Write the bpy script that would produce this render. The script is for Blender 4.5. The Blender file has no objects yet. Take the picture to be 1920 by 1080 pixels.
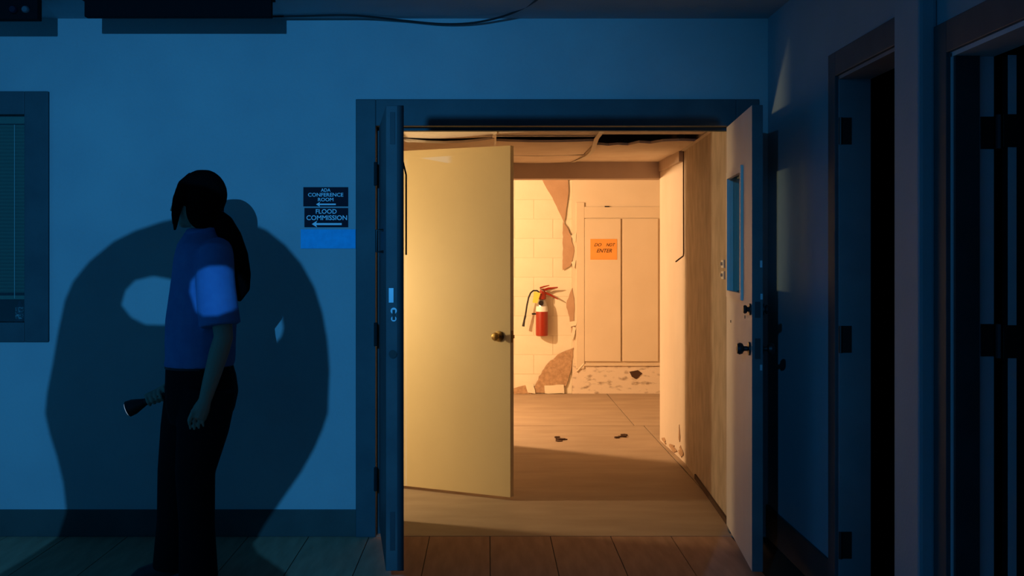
import bpy, bmesh, math, random
from mathutils import Vector, Matrix
random.seed(7)
SC = bpy.context.scene
COL = SC.collection
R = math.radians

# ------------------------------------------------------------------ camera, world, lights, exposure
F = 2226.0; CY = -6.1; CZ = 1.44; VX = 915.0; VY = 480.0
cam = bpy.data.cameras.new('camera'); camo = bpy.data.objects.new('camera', cam); COL.objects.link(camo)
camo.location = (0, CY, CZ); camo.rotation_euler = (R(90), 0, 0)
cam.sensor_width = 36; cam.lens = 36 * F / 1920
cam.shift_x = (960 - VX) / 1920; cam.shift_y = (VY - 540) / 1920
cam.clip_start = 0.05
SC.camera = camo
SC.view_settings.view_transform = 'Standard'; SC.view_settings.look = 'None'
SC.view_settings.exposure = 0.0; SC.view_settings.gamma = 1.0
SC.view_settings.use_curve_mapping = False

w = bpy.data.worlds.new('night'); SC.world = w; w.use_nodes = True
bg = w.node_tree.nodes['Background']; bg.inputs[0].default_value = (0.012, 0.23, 0.62, 1); bg.inputs[1].default_value = 0.50

def light(name, kind, loc, col, watts, size=.05, aim=None, **kw):
    l = bpy.data.lights.new(name, kind); o = bpy.data.objects.new(name, l); COL.objects.link(o)
    o.location = loc; l.color = col; l.energy = watts
    if kind in ('POINT', 'SPOT'): l.shadow_soft_size = size
    if aim is not None:
        o.rotation_euler = (Vector(aim) - Vector(loc)).to_track_quat('-Z', 'Y').to_euler()
    for k, v in kw.items(): setattr(l, k, v)
    return o
LAMP = Vector((-.87, -7.0, 2.40))
light('blue_lamp', 'SPOT', LAMP, (.045, .40, 1.0), 800, .0016, aim=(-1.45, 0, 1.05), spot_size=R(60), spot_blend=1.0)
light('hall_lamp', 'POINT', (-1.5, 4.03, 2.0), (1, .60, .30), 470, .05)
light('side_room_lamp', 'POINT', (-1.8, .85, 1.25), (1, .73, .39), 86, .08)

# ------------------------------------------------------------------ helpers
def at(x, y, Y):
    "photo point at depth Y"
    d = Y - CY
    return Vector(((x - VX) * d / F, Y, CZ - (y - VY) * d / F))

def mat(name, c, c2=None, rough=.7, scale=6, bump=0, bscale=None, spec=.3, metal=0, stretch=None, lo=.35, hi=.65, detail=5):
    m = bpy.data.materials.new(name); m.use_nodes = True
    nt = m.node_tree; b = nt.nodes['Principled BSDF']
    b.inputs['Base Color'].default_value = (*c, 1); b.inputs['Roughness'].default_value = rough
    b.inputs['Specular IOR Level'].default_value = spec; b.inputs['Metallic'].default_value = metal
    if c2 is not None or bump:
        tc = nt.nodes.new('ShaderNodeTexCoord'); mp = nt.nodes.new('ShaderNodeMapping')
        nt.links.new(tc.outputs['Object'], mp.inputs['Vector'])
        if stretch: mp.inputs['Scale'].default_value = stretch
    if c2 is not None:
        n = nt.nodes.new('ShaderNodeTexNoise'); n.inputs['Scale'].default_value = scale; n.inputs['Detail'].default_value = detail
        nt.links.new(mp.outputs[0], n.inputs['Vector'])
        r = nt.nodes.new('ShaderNodeValToRGB')
        r.color_ramp.elements[0].position = lo; r.color_ramp.elements[0].color = (*c, 1)
        r.color_ramp.elements[1].position = hi; r.color_ramp.elements[1].color = (*c2, 1)
        nt.links.new(n.outputs['Fac'], r.inputs['Fac']); nt.links.new(r.outputs['Color'], b.inputs['Base Color'])
    if bump:
        n2 = nt.nodes.new('ShaderNodeTexNoise'); n2.inputs['Scale'].default_value = bscale or scale * 8; n2.inputs['Detail'].default_value = 4
        nt.links.new(mp.outputs[0], n2.inputs['Vector'])
        bp = nt.nodes.new('ShaderNodeBump'); bp.inputs['Strength'].default_value = bump; bp.inputs['Distance'].default_value = .01
        nt.links.new(n2.outputs['Fac'], bp.inputs['Height']); nt.links.new(bp.outputs['Normal'], b.inputs['Normal'])
    return m

M = dict(
    wall=mat('room_wall_paint', (.40, .40, .40), (.45, .45, .44), .75, 2.2, .08, 60),
    sidewall=mat('side_wall_paint', (.27, .38, .42), (.31, .42, .46), .7, 2.2, .08, 60),
    ceil=mat('room_ceiling', (.28, .40, .44), (.33, .45, .49), .85, 3, .15, 70),
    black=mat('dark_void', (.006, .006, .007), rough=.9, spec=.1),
    frame=mat('frame_paint', (.045, .066, .072), (.065, .088, .092), .55, 5, .05, 40),
    frame_dark=mat('frame_dark_paint', (.035, .036, .04), (.05, .05, .055), .5, 5),
    base=mat('baseboard_rubber', (.05, .052, .045), (.07, .07, .06), .6, 4),
    leaf=mat('leaf_paint', (.62, .55, .44), (.68, .61, .50), .55, 3, .04, 50),
    leaf_out=mat('leaf_edge_paint', (.07, .075, .08), (.10, .10, .10), .5, 6),
    cream=mat('cream_door_paint', (.74, .58, .31), (.77, .61, .33), .5, 2.5, .03, 50),
    metal=mat('dull_steel', (.45, .45, .46), rough=.35, metal=1, spec=.5),
    darkmetal=mat('dark_bronze', (.035, .03, .028), rough=.4, metal=.6, spec=.5),
    brass=mat('aged_brass', (.42, .28, .10), (.25, .16, .06), .3, 20, metal=1, spec=.5),
    plank=mat('floor_plank', (.41, .235, .145), (.50, .295, .185), .75, spec=.06, scale=9, bump=.04, bscale=60, stretch=(2.5, .35, 1)),
    joint=mat('floor_joint', (.05, .035, .022), rough=.8),
    slab=mat('hall_floor', (.37, .27, .185), (.44, .33, .23), .65, 3.0, .06, 50, stretch=(.6, 1.6, 1)),
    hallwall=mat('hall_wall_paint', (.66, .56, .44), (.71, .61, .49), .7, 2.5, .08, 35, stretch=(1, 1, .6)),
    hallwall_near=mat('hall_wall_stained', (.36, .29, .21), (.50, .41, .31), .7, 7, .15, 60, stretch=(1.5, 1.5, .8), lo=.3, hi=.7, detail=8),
    block=mat('painted_block', (.80, .72, .55), (.76, .67, .50), .75, 4, .15, 45),
    mortar=mat('painted_mortar', (.70, .60, .45), rough=.85),
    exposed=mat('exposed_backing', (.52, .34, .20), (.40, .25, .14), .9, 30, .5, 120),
    brownish=mat('patch_brown', (.50, .32, .20), (.45, .28, .17), .9, 8, .2, 60),
    plaster=mat('hall_plaster', (.72, .60, .44), (.75, .63, .47), .75, 3, .1, 40),
    moldy=mat('mouldy_plaster', (.34, .25, .17), (.74, .62, .48), .85, 10, .3, 60, stretch=(1, 1, 2.2), lo=.31, hi=.47, detail=12),
    closet=mat('closet_paint', (.72, .60, .44), (.69, .57, .41), .6, 3),
    tile=mat('ceiling_tile', (.86, .76, .64), (.78, .66, .54), .9, 5, .3, 90, lo=.4, hi=.75),
    tee=mat('ceiling_tee', (.72, .66, .55), rough=.5),
    plenum=mat('plenum_board', (.03, .03, .032), rough=.95),
    beam=mat('beam_paint', (.55, .44, .36), (.50, .39, .31), .7, 4),
    red=mat('extinguisher_red', (.29, .024, .008), rough=.3, spec=.5),
    rubber=mat('black_rubber', (.02, .018, .016), rough=.6),
    white=mat('white_label', (.80, .78, .74), rough=.6),
    yellow=mat('yellow_tag', (.80, .62, .10), rough=.6),
    orange=mat('orange_paper', (.85, .36, .08), (.80, .33, .07), .8, 5),
    ink=mat('black_ink', (.10, .045, .015), rough=.7),
    sign=mat('sign_navy', (.012, .012, .022), rough=.6, spec=.1),
    letter=mat('sign_letter', (.92, .92, .92), rough=.5),
    bluesign=mat('blue_sign', (.02, .52, .88), (.02, .44, .78), .6, 30),
    glass=None,
    slat=mat('blind_slat', (.13, .18, .13), (.16, .21, .15), .55, 4),
    skin=mat('skin', (.42, .27, .19), rough=.55),
    hair=mat('black_hair', (.002, .0015, .0015), (.004, .003, .003), .9, 60, stretch=(8, 8, 1), spec=.03),
    shirt=mat('blue_cotton', (.13, .20, .42), (.15, .23, .46), .85, 20, .15, 30, spec=.1),
    trousers=mat('black_trousers', (.008, .008, .009), rough=.9, spec=.1),
    shoe=mat('black_shoe', (.012, .011, .011), rough=.5),
    eye=mat('eye', (.6, .6, .58), rough=.2),
    label_dim=mat('speckled_label', (.03, .03, .04), (.5, .5, .52), .6, 120, lo=.5, hi=.62),
    lens_dim=mat('dim_lens', (.10, .10, .11), rough=.3),
    lens=mat('torch_lens', (.85, .85, .85), rough=.25, spec=.6),
    caster_mat=mat('caster_dark', (.05, .04, .035), rough=.8),
    wire=mat('brown_wire', (.20, .12, .07), rough=.6),
    debris=mat('debris', (.07, .035, .02), rough=.9),
)
g = bpy.data.materials.new('clear_glass'); g.use_nodes = True
nt = g.node_tree; nt.nodes.clear()
out = nt.nodes.new('ShaderNodeOutputMaterial'); mx = nt.nodes.new('ShaderNodeMixShader'); tr = nt.nodes.new('ShaderNodeBsdfTransparent'); gl = nt.nodes.new('ShaderNodeBsdfGlossy')
tr.inputs[0].default_value = (.86, .90, .88, 1); gl.inputs[1].default_value = .05; mx.inputs[0].default_value = .06
nt.links.new(tr.outputs[0], mx.inputs[1]); nt.links.new(gl.outputs[0], mx.inputs[2]); nt.links.new(mx.outputs[0], out.inputs[0])
M['glass'] = g

class MB:
    def __init__(s): s.v = []; s.f = []; s.smooth = False
    def add(s, vs, fs):
        n = len(s.v); s.v += [Vector(p) for p in vs]; s.f += [tuple(i + n for i in f) for f in fs]; return s
    def box(s, x0, x1, y0, y1, z0, z1, xf=None, b=0.0):
        if b:
            bm = bmesh.new(); bmesh.ops.create_cube(bm, size=1)
            for p in bm.verts: p.co = Vector(((x0 + x1) / 2 + p.co.x * (x1 - x0), (y0 + y1) / 2 + p.co.y * (y1 - y0), (z0 + z1) / 2 + p.co.z * (z1 - z0)))
            bmesh.ops.bevel(bm, geom=bm.edges[:], offset=b, segments=2, affect='EDGES', profile=.6)
            bm.verts.index_update(); vs = [p.co.copy() for p in bm.verts]; fs = [tuple(q.index for q in f.verts) for f in bm.faces]; bm.free()
        else:
            vs = [Vector(p) for p in ((x0, y0, z0), (x1, y0, z0), (x1, y1, z0), (x0, y1, z0), (x0, y0, z1), (x1, y0, z1), (x1, y1, z1), (x0, y1, z1))]
            fs = [(0, 3, 2, 1), (4, 5, 6, 7), (0, 1, 5, 4), (1, 2, 6, 5), (2, 3, 7, 6), (3, 0, 4, 7)]
        if xf: vs = [xf(p) for p in vs]
        return s.add(vs, fs)
    def prism(s, pts, z0, z1):
        n = len(pts); vs = [(x, y, z0) for x, y in pts] + [(x, y, z1) for x, y in pts]
        fs = [tuple(range(n))[::-1], tuple(range(n, 2 * n))] + [(i, (i + 1) % n, n + (i + 1) % n, n + i) for i in range(n)]
        return s.add(vs, fs)
    def tube(s, pts, rad, seg=10, cap=True):
        pts = [Vector(p) for p in pts]; n = len(pts)
        rad = rad if isinstance(rad, (list, tuple)) else [rad] * n
        vs = []; up = None
        for i, p in enumerate(pts):
            t = (pts[min(i + 1, n - 1)] - pts[max(i - 1, 0)]).normalized()
            if up is None: up = t.orthogonal().normalized()
            up = (up - t * up.dot(t)).normalized(); sd = t.cross(up)
            for k in range(seg):
                a = 2 * math.pi * k / seg; vs.append(p + (up * math.cos(a) + sd * math.sin(a)) * rad[i])
        fs = [(i * seg + k, i * seg + (k + 1) % seg, (i + 1) * seg + (k + 1) % seg, (i + 1) * seg + k) for i in range(n - 1) for k in range(seg)]
        if cap: fs += [tuple(range(seg))[::-1], tuple(range((n - 1) * seg, n * seg))]
        return s.add(vs, fs)
    def rings(s, rs, seg=20, cap=True):
        "rings of (centre, rx, ry) in horizontal planes"
        vs = []
        for c, rx, ry in rs:
            for k in range(seg):
                a = 2 * math.pi * k / seg; vs.append((c[0] + rx * math.cos(a), c[1] + ry * math.sin(a), c[2]))
        n = len(rs)
        fs = [(i * seg + k, i * seg + (k + 1) % seg, (i + 1) * seg + (k + 1) % seg, (i + 1) * seg + k) for i in range(n - 1) for k in range(seg)]
        if cap: fs += [tuple(range(seg))[::-1], tuple(range((n - 1) * seg, n * seg))]
        return s.add(vs, fs)
    def ball(s, c, rx, ry, rz, seg=20, rg=12):
        rs = []
        for i in range(1, rg):
            a = math.pi * i / rg; rs.append(((c[0], c[1], c[2] - rz * math.cos(a)), rx * math.sin(a), ry * math.sin(a)))
        return s.rings(rs, seg)
    def mesh(s, name, org=(0, 0, 0)):
        me = bpy.data.meshes.new(name); o = Vector(org)
        me.from_pydata([p - o for p in s.v], [], s.f)
        bm = bmesh.new(); bm.from_mesh(me); bmesh.ops.recalc_face_normals(bm, faces=bm.faces); bm.to_mesh(me); bm.free()
        return me

ORG = {}
def obj(name, mb, material, parent=None, smooth=False, org=None):
    o0 = ORG[parent.name] if parent else Vector(org or (0, 0, 0))
    me = mb.mesh(name, o0) if isinstance(mb, MB) else mb
    if smooth:
        for p in me.polygons: p.use_smooth = True
        try: me.set_sharp_from_angle(angle=R(40))
        except Exception: pass
    me.materials.append(material)
    o = bpy.data.objects.new(name, me); COL.objects.link(o)
    if parent: o.parent = parent
    else: o.location = o0
    ORG[o.name] = o0
    return o
def empty(name, loc):
    o = bpy.data.objects.new(name, None); COL.objects.link(o); o.location = loc; o.empty_display_size = .1; ORG[o.name] = Vector(loc); return o
def tag(o, label=None, cat=None, group=None, kind=None):
    for k, v in (('label', label), ('category', cat), ('group', group), ('kind', kind)):
        if v: o[k] = v
    return o
def piece(name, me, material, parent, loc, rot=None, scl=None):
    "a repeat that shares mesh data; loc in world"
    if not me.materials: me.materials.append(material)
    o = bpy.data.objects.new(name, me); COL.objects.link(o); o.parent = parent; o.location = Vector(loc) - ORG[parent.name]
    if rot: o.rotation_euler = rot
    if scl: o.scale = scl
    return o
def eval_mesh(o):
    dg = bpy.context.evaluated_depsgraph_get(); dg.update()
    me = bpy.data.meshes.new_from_object(o.evaluated_get(dg)); return me
def remeshed(mb, voxel, smooth=6):
    me = mb.mesh('tmp'); o = bpy.data.objects.new('tmp', me); COL.objects.link(o)
    r = o.modifiers.new('r', 'REMESH'); r.mode = 'VOXEL'; r.voxel_size = voxel
    s = o.modifiers.new('s', 'SMOOTH'); s.factor = .5; s.iterations = smooth
    res = eval_mesh(o); bpy.data.objects.remove(o); bpy.data.meshes.remove(me)
    return res
def plate(polys, thick, bevel=0):
    "flat mesh in the XY plane from closed outlines (inner ones are holes), thickness along Z"
    c = bpy.data.curves.new('tmp', 'CURVE'); c.dimensions = '2D'; c.fill_mode = 'BOTH'; c.extrude = thick / 2; c.bevel_depth = bevel; c.bevel_resolution = 2
    for poly in polys:
        s = c.splines.new('POLY'); s.points.add(len(poly) - 1); s.use_cyclic_u = True
        for i, p in enumerate(poly): s.points[i].co = (p[0], p[1], 0, 1)
    o = bpy.data.objects.new('tmp', c); COL.objects.link(o); me = eval_mesh(o); bpy.data.objects.remove(o); bpy.data.curves.remove(c)
    return me
def vplate(polys, Y, thick, org, bevel=0):
    "plate standing in the XZ plane at depth Y; polys in world (x, z)"
    me = plate(polys, thick, bevel); o = Vector(org)
    for v in me.vertices:
        x, y, z = v.co; v.co = Vector((x, Y - z, y)) - o
    return me
def text_mesh(s, cx, cz, Y, h, width, org, shear=0, th=.0012):
    c = bpy.data.curves.new('tmp', 'FONT'); c.body = s; c.align_x = 'CENTER'; c.align_y = 'CENTER'; c.size = 1; c.extrude = th / 2; c.shear = shear; c.offset = .012; c.resolution_u = 4
    o = bpy.data.objects.new('tmp', c); COL.objects.link(o); me = eval_mesh(o); bpy.data.objects.remove(o)
    xs = [v.co.x for v in me.vertices]; ys = [v.co.y for v in me.vertices]
    kx = width / (max(xs) - min(xs)); ky = h / (max(ys) - min(ys)); mx_ = (max(xs) + min(xs)) / 2; my = (max(ys) + min(ys)) / 2
    for v in me.vertices:
        x, y, z = v.co; v.co = Vector((cx + (x - mx_) * kx, Y - z, cz + (y - my) * ky)) - Vector(org)
    return me

# ------------------------------------------------------------------ room shell
WR = 1.438       # right wall plane
H = 2.66         # room ceiling
# opening of the double door
DL, DR, DT = -.575, 1.27, 2.106
wb = MB()
wb.box(-3.6, -3.15, 0, .15, 0, H).box(-3.15, -2.36, 0, .15, 0, 1.10).box(-3.15, -2.36, 0, .15, 2.17, H)
wb.box(-2.36, DL - .09, 0, .15, 0, H).box(DL - .09, DR + .10, 0, .15, DT + .12, H).box(DR + .10, WR + .12, 0, .15, 0, H)
tag(obj('wall_back', wb, M['wall']), kind='structure')
tag(obj('wall_left', MB().box(-3.72, -3.6, -.9, .15, 0, H), M['wall']), kind='structure')
# right wall with two doorways
Y2a, Y2b, Z2 = -1.24, -2.0, 2.176
Y3a, Y3b, Z3 = -2.42, -3.25, 2.07
wr = MB()
wr.box(WR, WR + .12, Y2a, 0, 0, H).box(WR, WR + .12, Y2b, Y2a, Z2, H).box(WR, WR + .12, Y3a, Y2b, 0, H)
wr.box(WR, WR + .12, Y3b, Y3a, Z3, H).box(WR, WR + .12, -7.6, Y3b, 0, H)
tag(obj('wall_right', wr, M['sidewall']), kind='structure')
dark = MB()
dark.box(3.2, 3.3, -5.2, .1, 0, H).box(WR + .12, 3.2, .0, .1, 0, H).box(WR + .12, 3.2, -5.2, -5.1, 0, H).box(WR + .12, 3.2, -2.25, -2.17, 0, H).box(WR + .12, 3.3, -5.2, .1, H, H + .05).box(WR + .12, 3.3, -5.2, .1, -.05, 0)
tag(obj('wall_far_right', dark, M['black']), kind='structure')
tag(obj('ceiling', MB().box(-3.7, WR + .12, -7.6, .15, H, H + .05), M['ceil']), kind='structure')

# pilaster between the two side doorways
tag(obj('trim_1', MB().box(1.38, WR, -2.30, -2.06, 0, H, b=.012), M['sidewall']), kind='structure')

# baseboards
tag(obj('baseboard_left', MB().box(-3.6, DL - .102, -.012, 0, 0, .139, b=.004), M['base']), kind='structure')
tag(obj('baseboard_right', MB().box(WR - .012, WR, -1.135, 0, 0, .165, b=.004), M['base']), kind='structure')

# room floor: long planks with open joints
fl = tag(obj('floor', MB().box(-3.7, WR + .12, -7.6, .0, -.06, -.006), M['joint']), kind='structure')
pw = .31
pm = MB().box(-pw / 2 + .002, pw / 2 - .002, -.6 + .0015, .6 - .0015, -.006, 0, b=.0015).mesh('floor_plank')
for k in range(-12, 5):
    x = .01 + pw * (k + .5)
    if x + pw / 2 > WR + .02: continue
    for j in range(6):
        piece('floor_plank', pm, M['plank'], fl, (x, -.6 - 1.2 * j, 0))

# corridor floor: broad slabs
fh = tag(obj('floor_hall', MB().box(-3.6, 2.2, 0, 6.4, -.06, -.008), M['joint']), kind='structure')
for (x0, x1, y0, y1) in ((-3.6, 1.32, .006, 3.97), (-3.6, 1.24, 3.985, 6.32), (1.248, 2.2, 3.985, 6.32), (1.328, 2.2, .006, 3.97)):
    obj('floor_slab', MB().box(x0, x1, y0, y1, -.008, 0, b=.002), M['slab'], fh)

# ------------------------------------------------------------------ corridor shell
LW = -.6
hl = MB()
hl.box(LW - .12, LW, .15, .40, 0, 2.6).box(LW - .12, LW, .40, 1.30, 2.12, 2.6).box(LW - .12, LW, 1.30, 3.44, 0, 2.6)
hl.box(-3.6, LW - .12, 2.9, 3.0, 0, 2.6)
tag(obj('wall_hall_left', hl, M['hallwall']), kind='structure')
tag(obj('wall_outer_left', MB().box(-3.7, -3.6, .15, 6.5, 0, 2.6), M['hallwall']), kind='structure')
# right wall: a slightly splayed near stretch, then the far stretch up to its free end
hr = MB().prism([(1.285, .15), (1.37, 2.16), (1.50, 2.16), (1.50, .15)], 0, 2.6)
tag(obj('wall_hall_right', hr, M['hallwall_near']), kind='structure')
tag(obj('wall_hall_end', MB().prism([(1.37, 2.16), (1.345, 3.19), (1.50, 3.19), (1.50, 2.16)], 0, 2.6), M['hallwall']), kind='structure')
tag(obj('wall_outer_right', MB().box(2.2, 2.3, .15, 6.5, 0, 2.6).box(1.5, 2.2, .15, .25, 0, 2.6), M['hallwall']), kind='structure')
YB = 6.32
tag(obj('ceiling_upper', MB().box(-3.7, 2.3, .15, 6.5, 2.6, 2.66), M['plenum']), kind='structure')

# back wall of painted blocks and plastered bay with closet
wk = tag(obj('wall_hall_back', MB().box(-3.6, 2.2, YB + .0015, YB + .15, 0, 2.6), M['mortar']), kind='structure')
bw, bh = .40, .203
bmsh = MB().box(-bw / 2 + .0015, bw / 2 - .0015, -.002, .02, -bh / 2 + .0015, bh / 2 - .0015, b=.003).mesh('concrete_block')
hmsh = MB().box(-bw / 4 + .0015, bw / 4 - .0015, -.002, .02, -bh / 2 + .0015, bh / 2 - .0015, b=.003).mesh('concrete_half_block')
for r in range(13):
    z = .02 + bh * (r + .5) - .02
    off = 0 if r % 2 else .2
    for k in range(-9, 3):
        x = .68 + (k * bw) - off
        if x + bw / 2 <= .885: piece('concrete_block', bmsh, M['block'], wk, (x, YB, z))
    if r % 2 == 0: piece('concrete_block', hmsh, M['block'], wk, (.78, YB, z))
# plastered bay
obj('plaster_bay', MB().box(.88, 2.2, YB - .018, YB + .02, .31, 2.6, b=.004), M['plaster'], wk)
obj('mouldy_panel', MB().box(.88, 2.2, YB - .02, YB + .02, 0, .31, b=.004), M['moldy'], wk)
# brown patches; those below the top one are peeled paint
def patch(pts, Y=YB - .013, m='exposed', nm='brown_patch', jag=.004):
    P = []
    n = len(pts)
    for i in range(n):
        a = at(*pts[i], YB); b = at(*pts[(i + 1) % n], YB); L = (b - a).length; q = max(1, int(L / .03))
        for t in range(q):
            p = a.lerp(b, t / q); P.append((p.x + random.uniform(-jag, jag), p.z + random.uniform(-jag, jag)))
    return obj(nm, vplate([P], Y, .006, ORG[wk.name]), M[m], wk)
patch(m='brownish', pts=[(1008, 320), (1064, 320), (1066, 360), (1058, 418), (1048, 398), (1036, 372), (1022, 348)], Y=YB - .018, jag=.002)  # flat brown patch at the top of the block wall
patch(m='brownish', pts=[(1055, 415), (1062, 425), (1070, 440), (1076, 470), (1070, 498), (1055, 506)], Y=YB - .022)
patch(m='brownish', pts=[(1072, 540), (1076, 560), (1076, 600), (1074, 640), (1068, 600), (1061, 570)], Y=YB - .022)
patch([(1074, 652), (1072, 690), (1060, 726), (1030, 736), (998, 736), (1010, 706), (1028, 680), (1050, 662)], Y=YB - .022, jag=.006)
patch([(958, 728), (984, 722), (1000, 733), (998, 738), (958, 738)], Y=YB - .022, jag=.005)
fk = M['block']
for pts in ([(984, 716), (1000, 720), (1004, 737), (990, 735)], [(1020, 722), (1056, 720), (1058, 737), (1022, 737)], [(1066, 604), (1082, 600), (1080, 610), (1068, 613)], [(1074, 612), (1080, 615), (1075, 636), (1071, 630)],
            [(1070, 442), (1080, 436), (1078, 456)], [(1070, 492), (1080, 486), (1076, 504)]):
    patch(pts, Y=YB - .034, m='block', nm='paint_flake', jag=.004)
def hole(pts): 
    return patch(pts, Y=YB - .0225, m='debris', nm='punched_hole', jag=.004)
hole([(1180, 696), (1196, 694), (1204, 700), (1192, 711), (1184, 706)])

# closet in the bay: frame and two leaves
cd = tag(empty('door_4', at(1164, 682, YB - .02)), 'shallow pair of flush closet doors set above the floor in the far wall', 'closet door', kind='structure')
a = at(1080, 404, YB); b_ = at(1237, 682, YB)
fr = MB()
fr.box(a.x + .0, a.x + .085, YB - .035, YB - .015, b_.z - .05, 2.0, b=.004)
fr.box(a.x + .085, 2.0, YB - .035, YB - .015, at(0, 409, YB).z, at(0, 388, YB).z, b=.004)
fr.box(a.x + .085, 2.0, YB - .04, YB - .015, b_.z - .02, b_.z, b=.004)
obj('closet_frame', fr, M['closet'], cd)
for (x0, x1) in ((1096, 1163), (1166, 1233)):
    p0 = at(x0, 410, YB); p1 = at(x1, 677, YB)
    obj('closet_leaf', MB().box(p0.x, p1.x, YB - .045, YB - .016, p1.z, p0.z, b=.005), M['closet'], cd)
p0 = at(1133, 388, YB); obj('strike_plate', MB().box(p0.x, p0.x + .05, YB - .04, YB - .034, p0.z - .004, p0.z + .008), M['darkmetal'], cd)
tag(obj('baseboard_hall_right', MB().prism([(1.285, .16), (1.345, 1.58), (1.335, 1.58), (1.272, .16)], 0, .03), M['debris']), kind='structure')
for (y_, z_, w_, h_) in ((2.30, .05, .20, .09), (2.62, .03, .34, .06), (2.98, .03, .22, .05), (2.36, .17, .06, .13)):
    xw = 1.37 - (y_ - 2.16) * (.025 / 1.03); n_ = 13
    P_ = [(y_ + w_ / 2 * math.cos(t) * random.uniform(.3, 1.3), z_ + h_ / 2 * math.sin(t) * random.uniform(.6, 1.1)) for t in [2 * math.pi * i / n_ for i in range(n_)]]
    mb_ = MB().add([(xw - .004 - (0 if k_ else -.004), y, max(z, .002)) for k_ in (0, 1) for y, z in P_], [tuple(range(n_)), tuple(range(n_, 2 * n_))[::-1]] + [(i, (i + 1) % n_, n_ + (i + 1) % n_, n_ + i) for i in range(n_)])
    obj('chipped_patch', mb_, M['exposed'], bpy.data.objects['wall_hall_end'])
# loose wedge of trim at the foot of the frame
tag(obj('trim_2', MB().tube([at(1081, 697, YB - .03), at(1095, 682, YB - .03)], .011, 6), M['plaster']), kind='structure')
# beam
tag(obj('trim_3', MB().box(LW, 1.36, 3.19, 3.36, 2.045, 2.6, b=.006).box(1.335, 1.375, 2.2, 3.2, 2.10, 2.6), M['beam']), kind='structure')

# suspended ceiling: tiles lying on tees, some of them shifted or broken
cz = 2.17
cl = tag(empty('ceiling_hall', (0, 1.7, cz)), kind='structure')
def tile(x0, x1, y0, y1, dz=0, sag=0, tilt=0):
    mb = MB(); n = 6; vs = []; fs = []
    for i in range(n + 1):
        for j in range(n + 1):
            u, v = i / n, j / n
            z = cz + .006 + dz - sag * 4 * u * (1 - u) + tilt * (v - .5)
            vs.append((x0 + (x1 - x0) * u, y0 + (y1 - y0) * v, z))
    N = len(vs); vs += [(x, y, z + .015) for x, y, z in vs]
    for i in range(n):
        for j in range(n):
            q = (i * (n + 1) + j, (i + 1) * (n + 1) + j, (i + 1) * (n + 1) + j + 1, i * (n + 1) + j + 1)
            fs += [q[::-1], tuple(k + N for k in q)]
    for i in range(n):
        for (p, q) in ((i * (n + 1), (i + 1) * (n + 1)), ((i + 1) * (n + 1) + n, i * (n + 1) + n), (n * (n + 1) + i, n * (n + 1) + i + 1), (i + 1, i)):
            fs.append((p, q, q + N, p + N))
    mb.add(vs, fs)
    return obj('ceiling_tile', mb, M['tile'], cl, smooth=True)
X = [-.59, .04, .69, 1.30]
tile(X[0], X[1], .17, 1.22, 0, .012); tile(X[1], X[2], .17, 1.15); tile(X[2], X[3], .17, 1.12, .004)
tile(X[0], X[1], 1.24, 2.5, -.005, .03, .01); tile(X[1], X[2], 1.50, 2.5, 0, .008)
tile(X[0], X[1], 2.53, 3.19); tile(X[1], X[2], 2.53, 3.19, 0, .01); tile(X[2], X[3] + .06, 2.53, 3.19, .002)
# broken tile: torn near corner
pts = [(.70, 2.5), (1.345, 2.5), (1.335, 1.50), (1.22, 1.47), (1.12, 1.52), (1.06, 1.66), (.98, 1.60), (.93, 1.78), (.86, 1.74), (.80, 1.80), (.70, 1.72)]
obj('ceiling_tile', MB().prism(pts, cz + .004, cz + .02), M['tile'], cl)
for x in X[:2]:
    obj('ceiling_tee', MB().box(x - .012, x + .012, .17, 3.19, cz, cz + .004).box(x - .002, x + .002, .17, 3.19, cz + .004, cz + .03), M['tee'], cl)
# the bent tee
pp = [(.665, .4), (.664, .8), (.668, 1.2), (.69, 1.6), (.715, 2.0), (.722, 2.4), (.70, 2.8), (.66, 3.18)]
tb = MB()
for (a1, b1) in zip(pp, pp[1:]):
    for o_, h_, t_ in ((.014, 0, .004), (.002, .004, .03)):
        z0 = cz - .012 * math.sin(math.pi * (a1[1] - .4) / 2.8) ; z1 = cz - .012 * math.sin(math.pi * (b1[1] - .4) / 2.8)
        vs = [(a1[0] - o_, a1[1], z0 + h_), (a1[0] + o_, a1[1], z0 + h_), (b1[0] + o_, b1[1], z1 + h_), (b1[0] - o_, b1[1], z1 + h_)]
        vs += [(x, y, z + t_) for x, y, z in vs]
        tb.add(vs, [(0, 3, 2, 1), (4, 5, 6, 7), (0, 1, 5, 4), (1, 2, 6, 5), (2, 3, 7, 6), (3, 0, 4, 7)])
tag(obj('ceiling_tee', tb, M['tee'], cl), 'bent ceiling tee hanging out of line')
for y in (1.14, 2.515):
    obj('ceiling_tee', MB().box(-.59, .65 if y < 2 else .70, y - .010, y + .010, cz - .001, cz + .003), M['tee'], cl)
obj('ceiling_angle', MB().prism([(1.262, .16), (1.29, .16), (1.375, 2.16), (1.345, 2.16)], cz, cz + .003), M['tee'], cl)

# ------------------------------------------------------------------ double door
d1 = tag(empty('door_1', ((DL + DR) / 2, .05, 0)), 'dark framed double doorway with both leaves swung out, opening on a lit hall', 'doorway', kind='structure')
f = MB()
f.box(DL - .102, DL, -.025, .15, 0, DT + .137, b=.004).box(DR, DR + .119, -.025, .15, 0, DT + .137, b=.004).box(DL, DR, -.025, .15, DT, DT + .137, b=.004)
f.box(DL, DL + .016, .06, .11, 0, DT).box(DR - .016, DR, .06, .11, 0, DT).box(DL, DR, .06, .11, DT - .016, DT)
obj('door_frame', f, M['frame'], d1)

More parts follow.
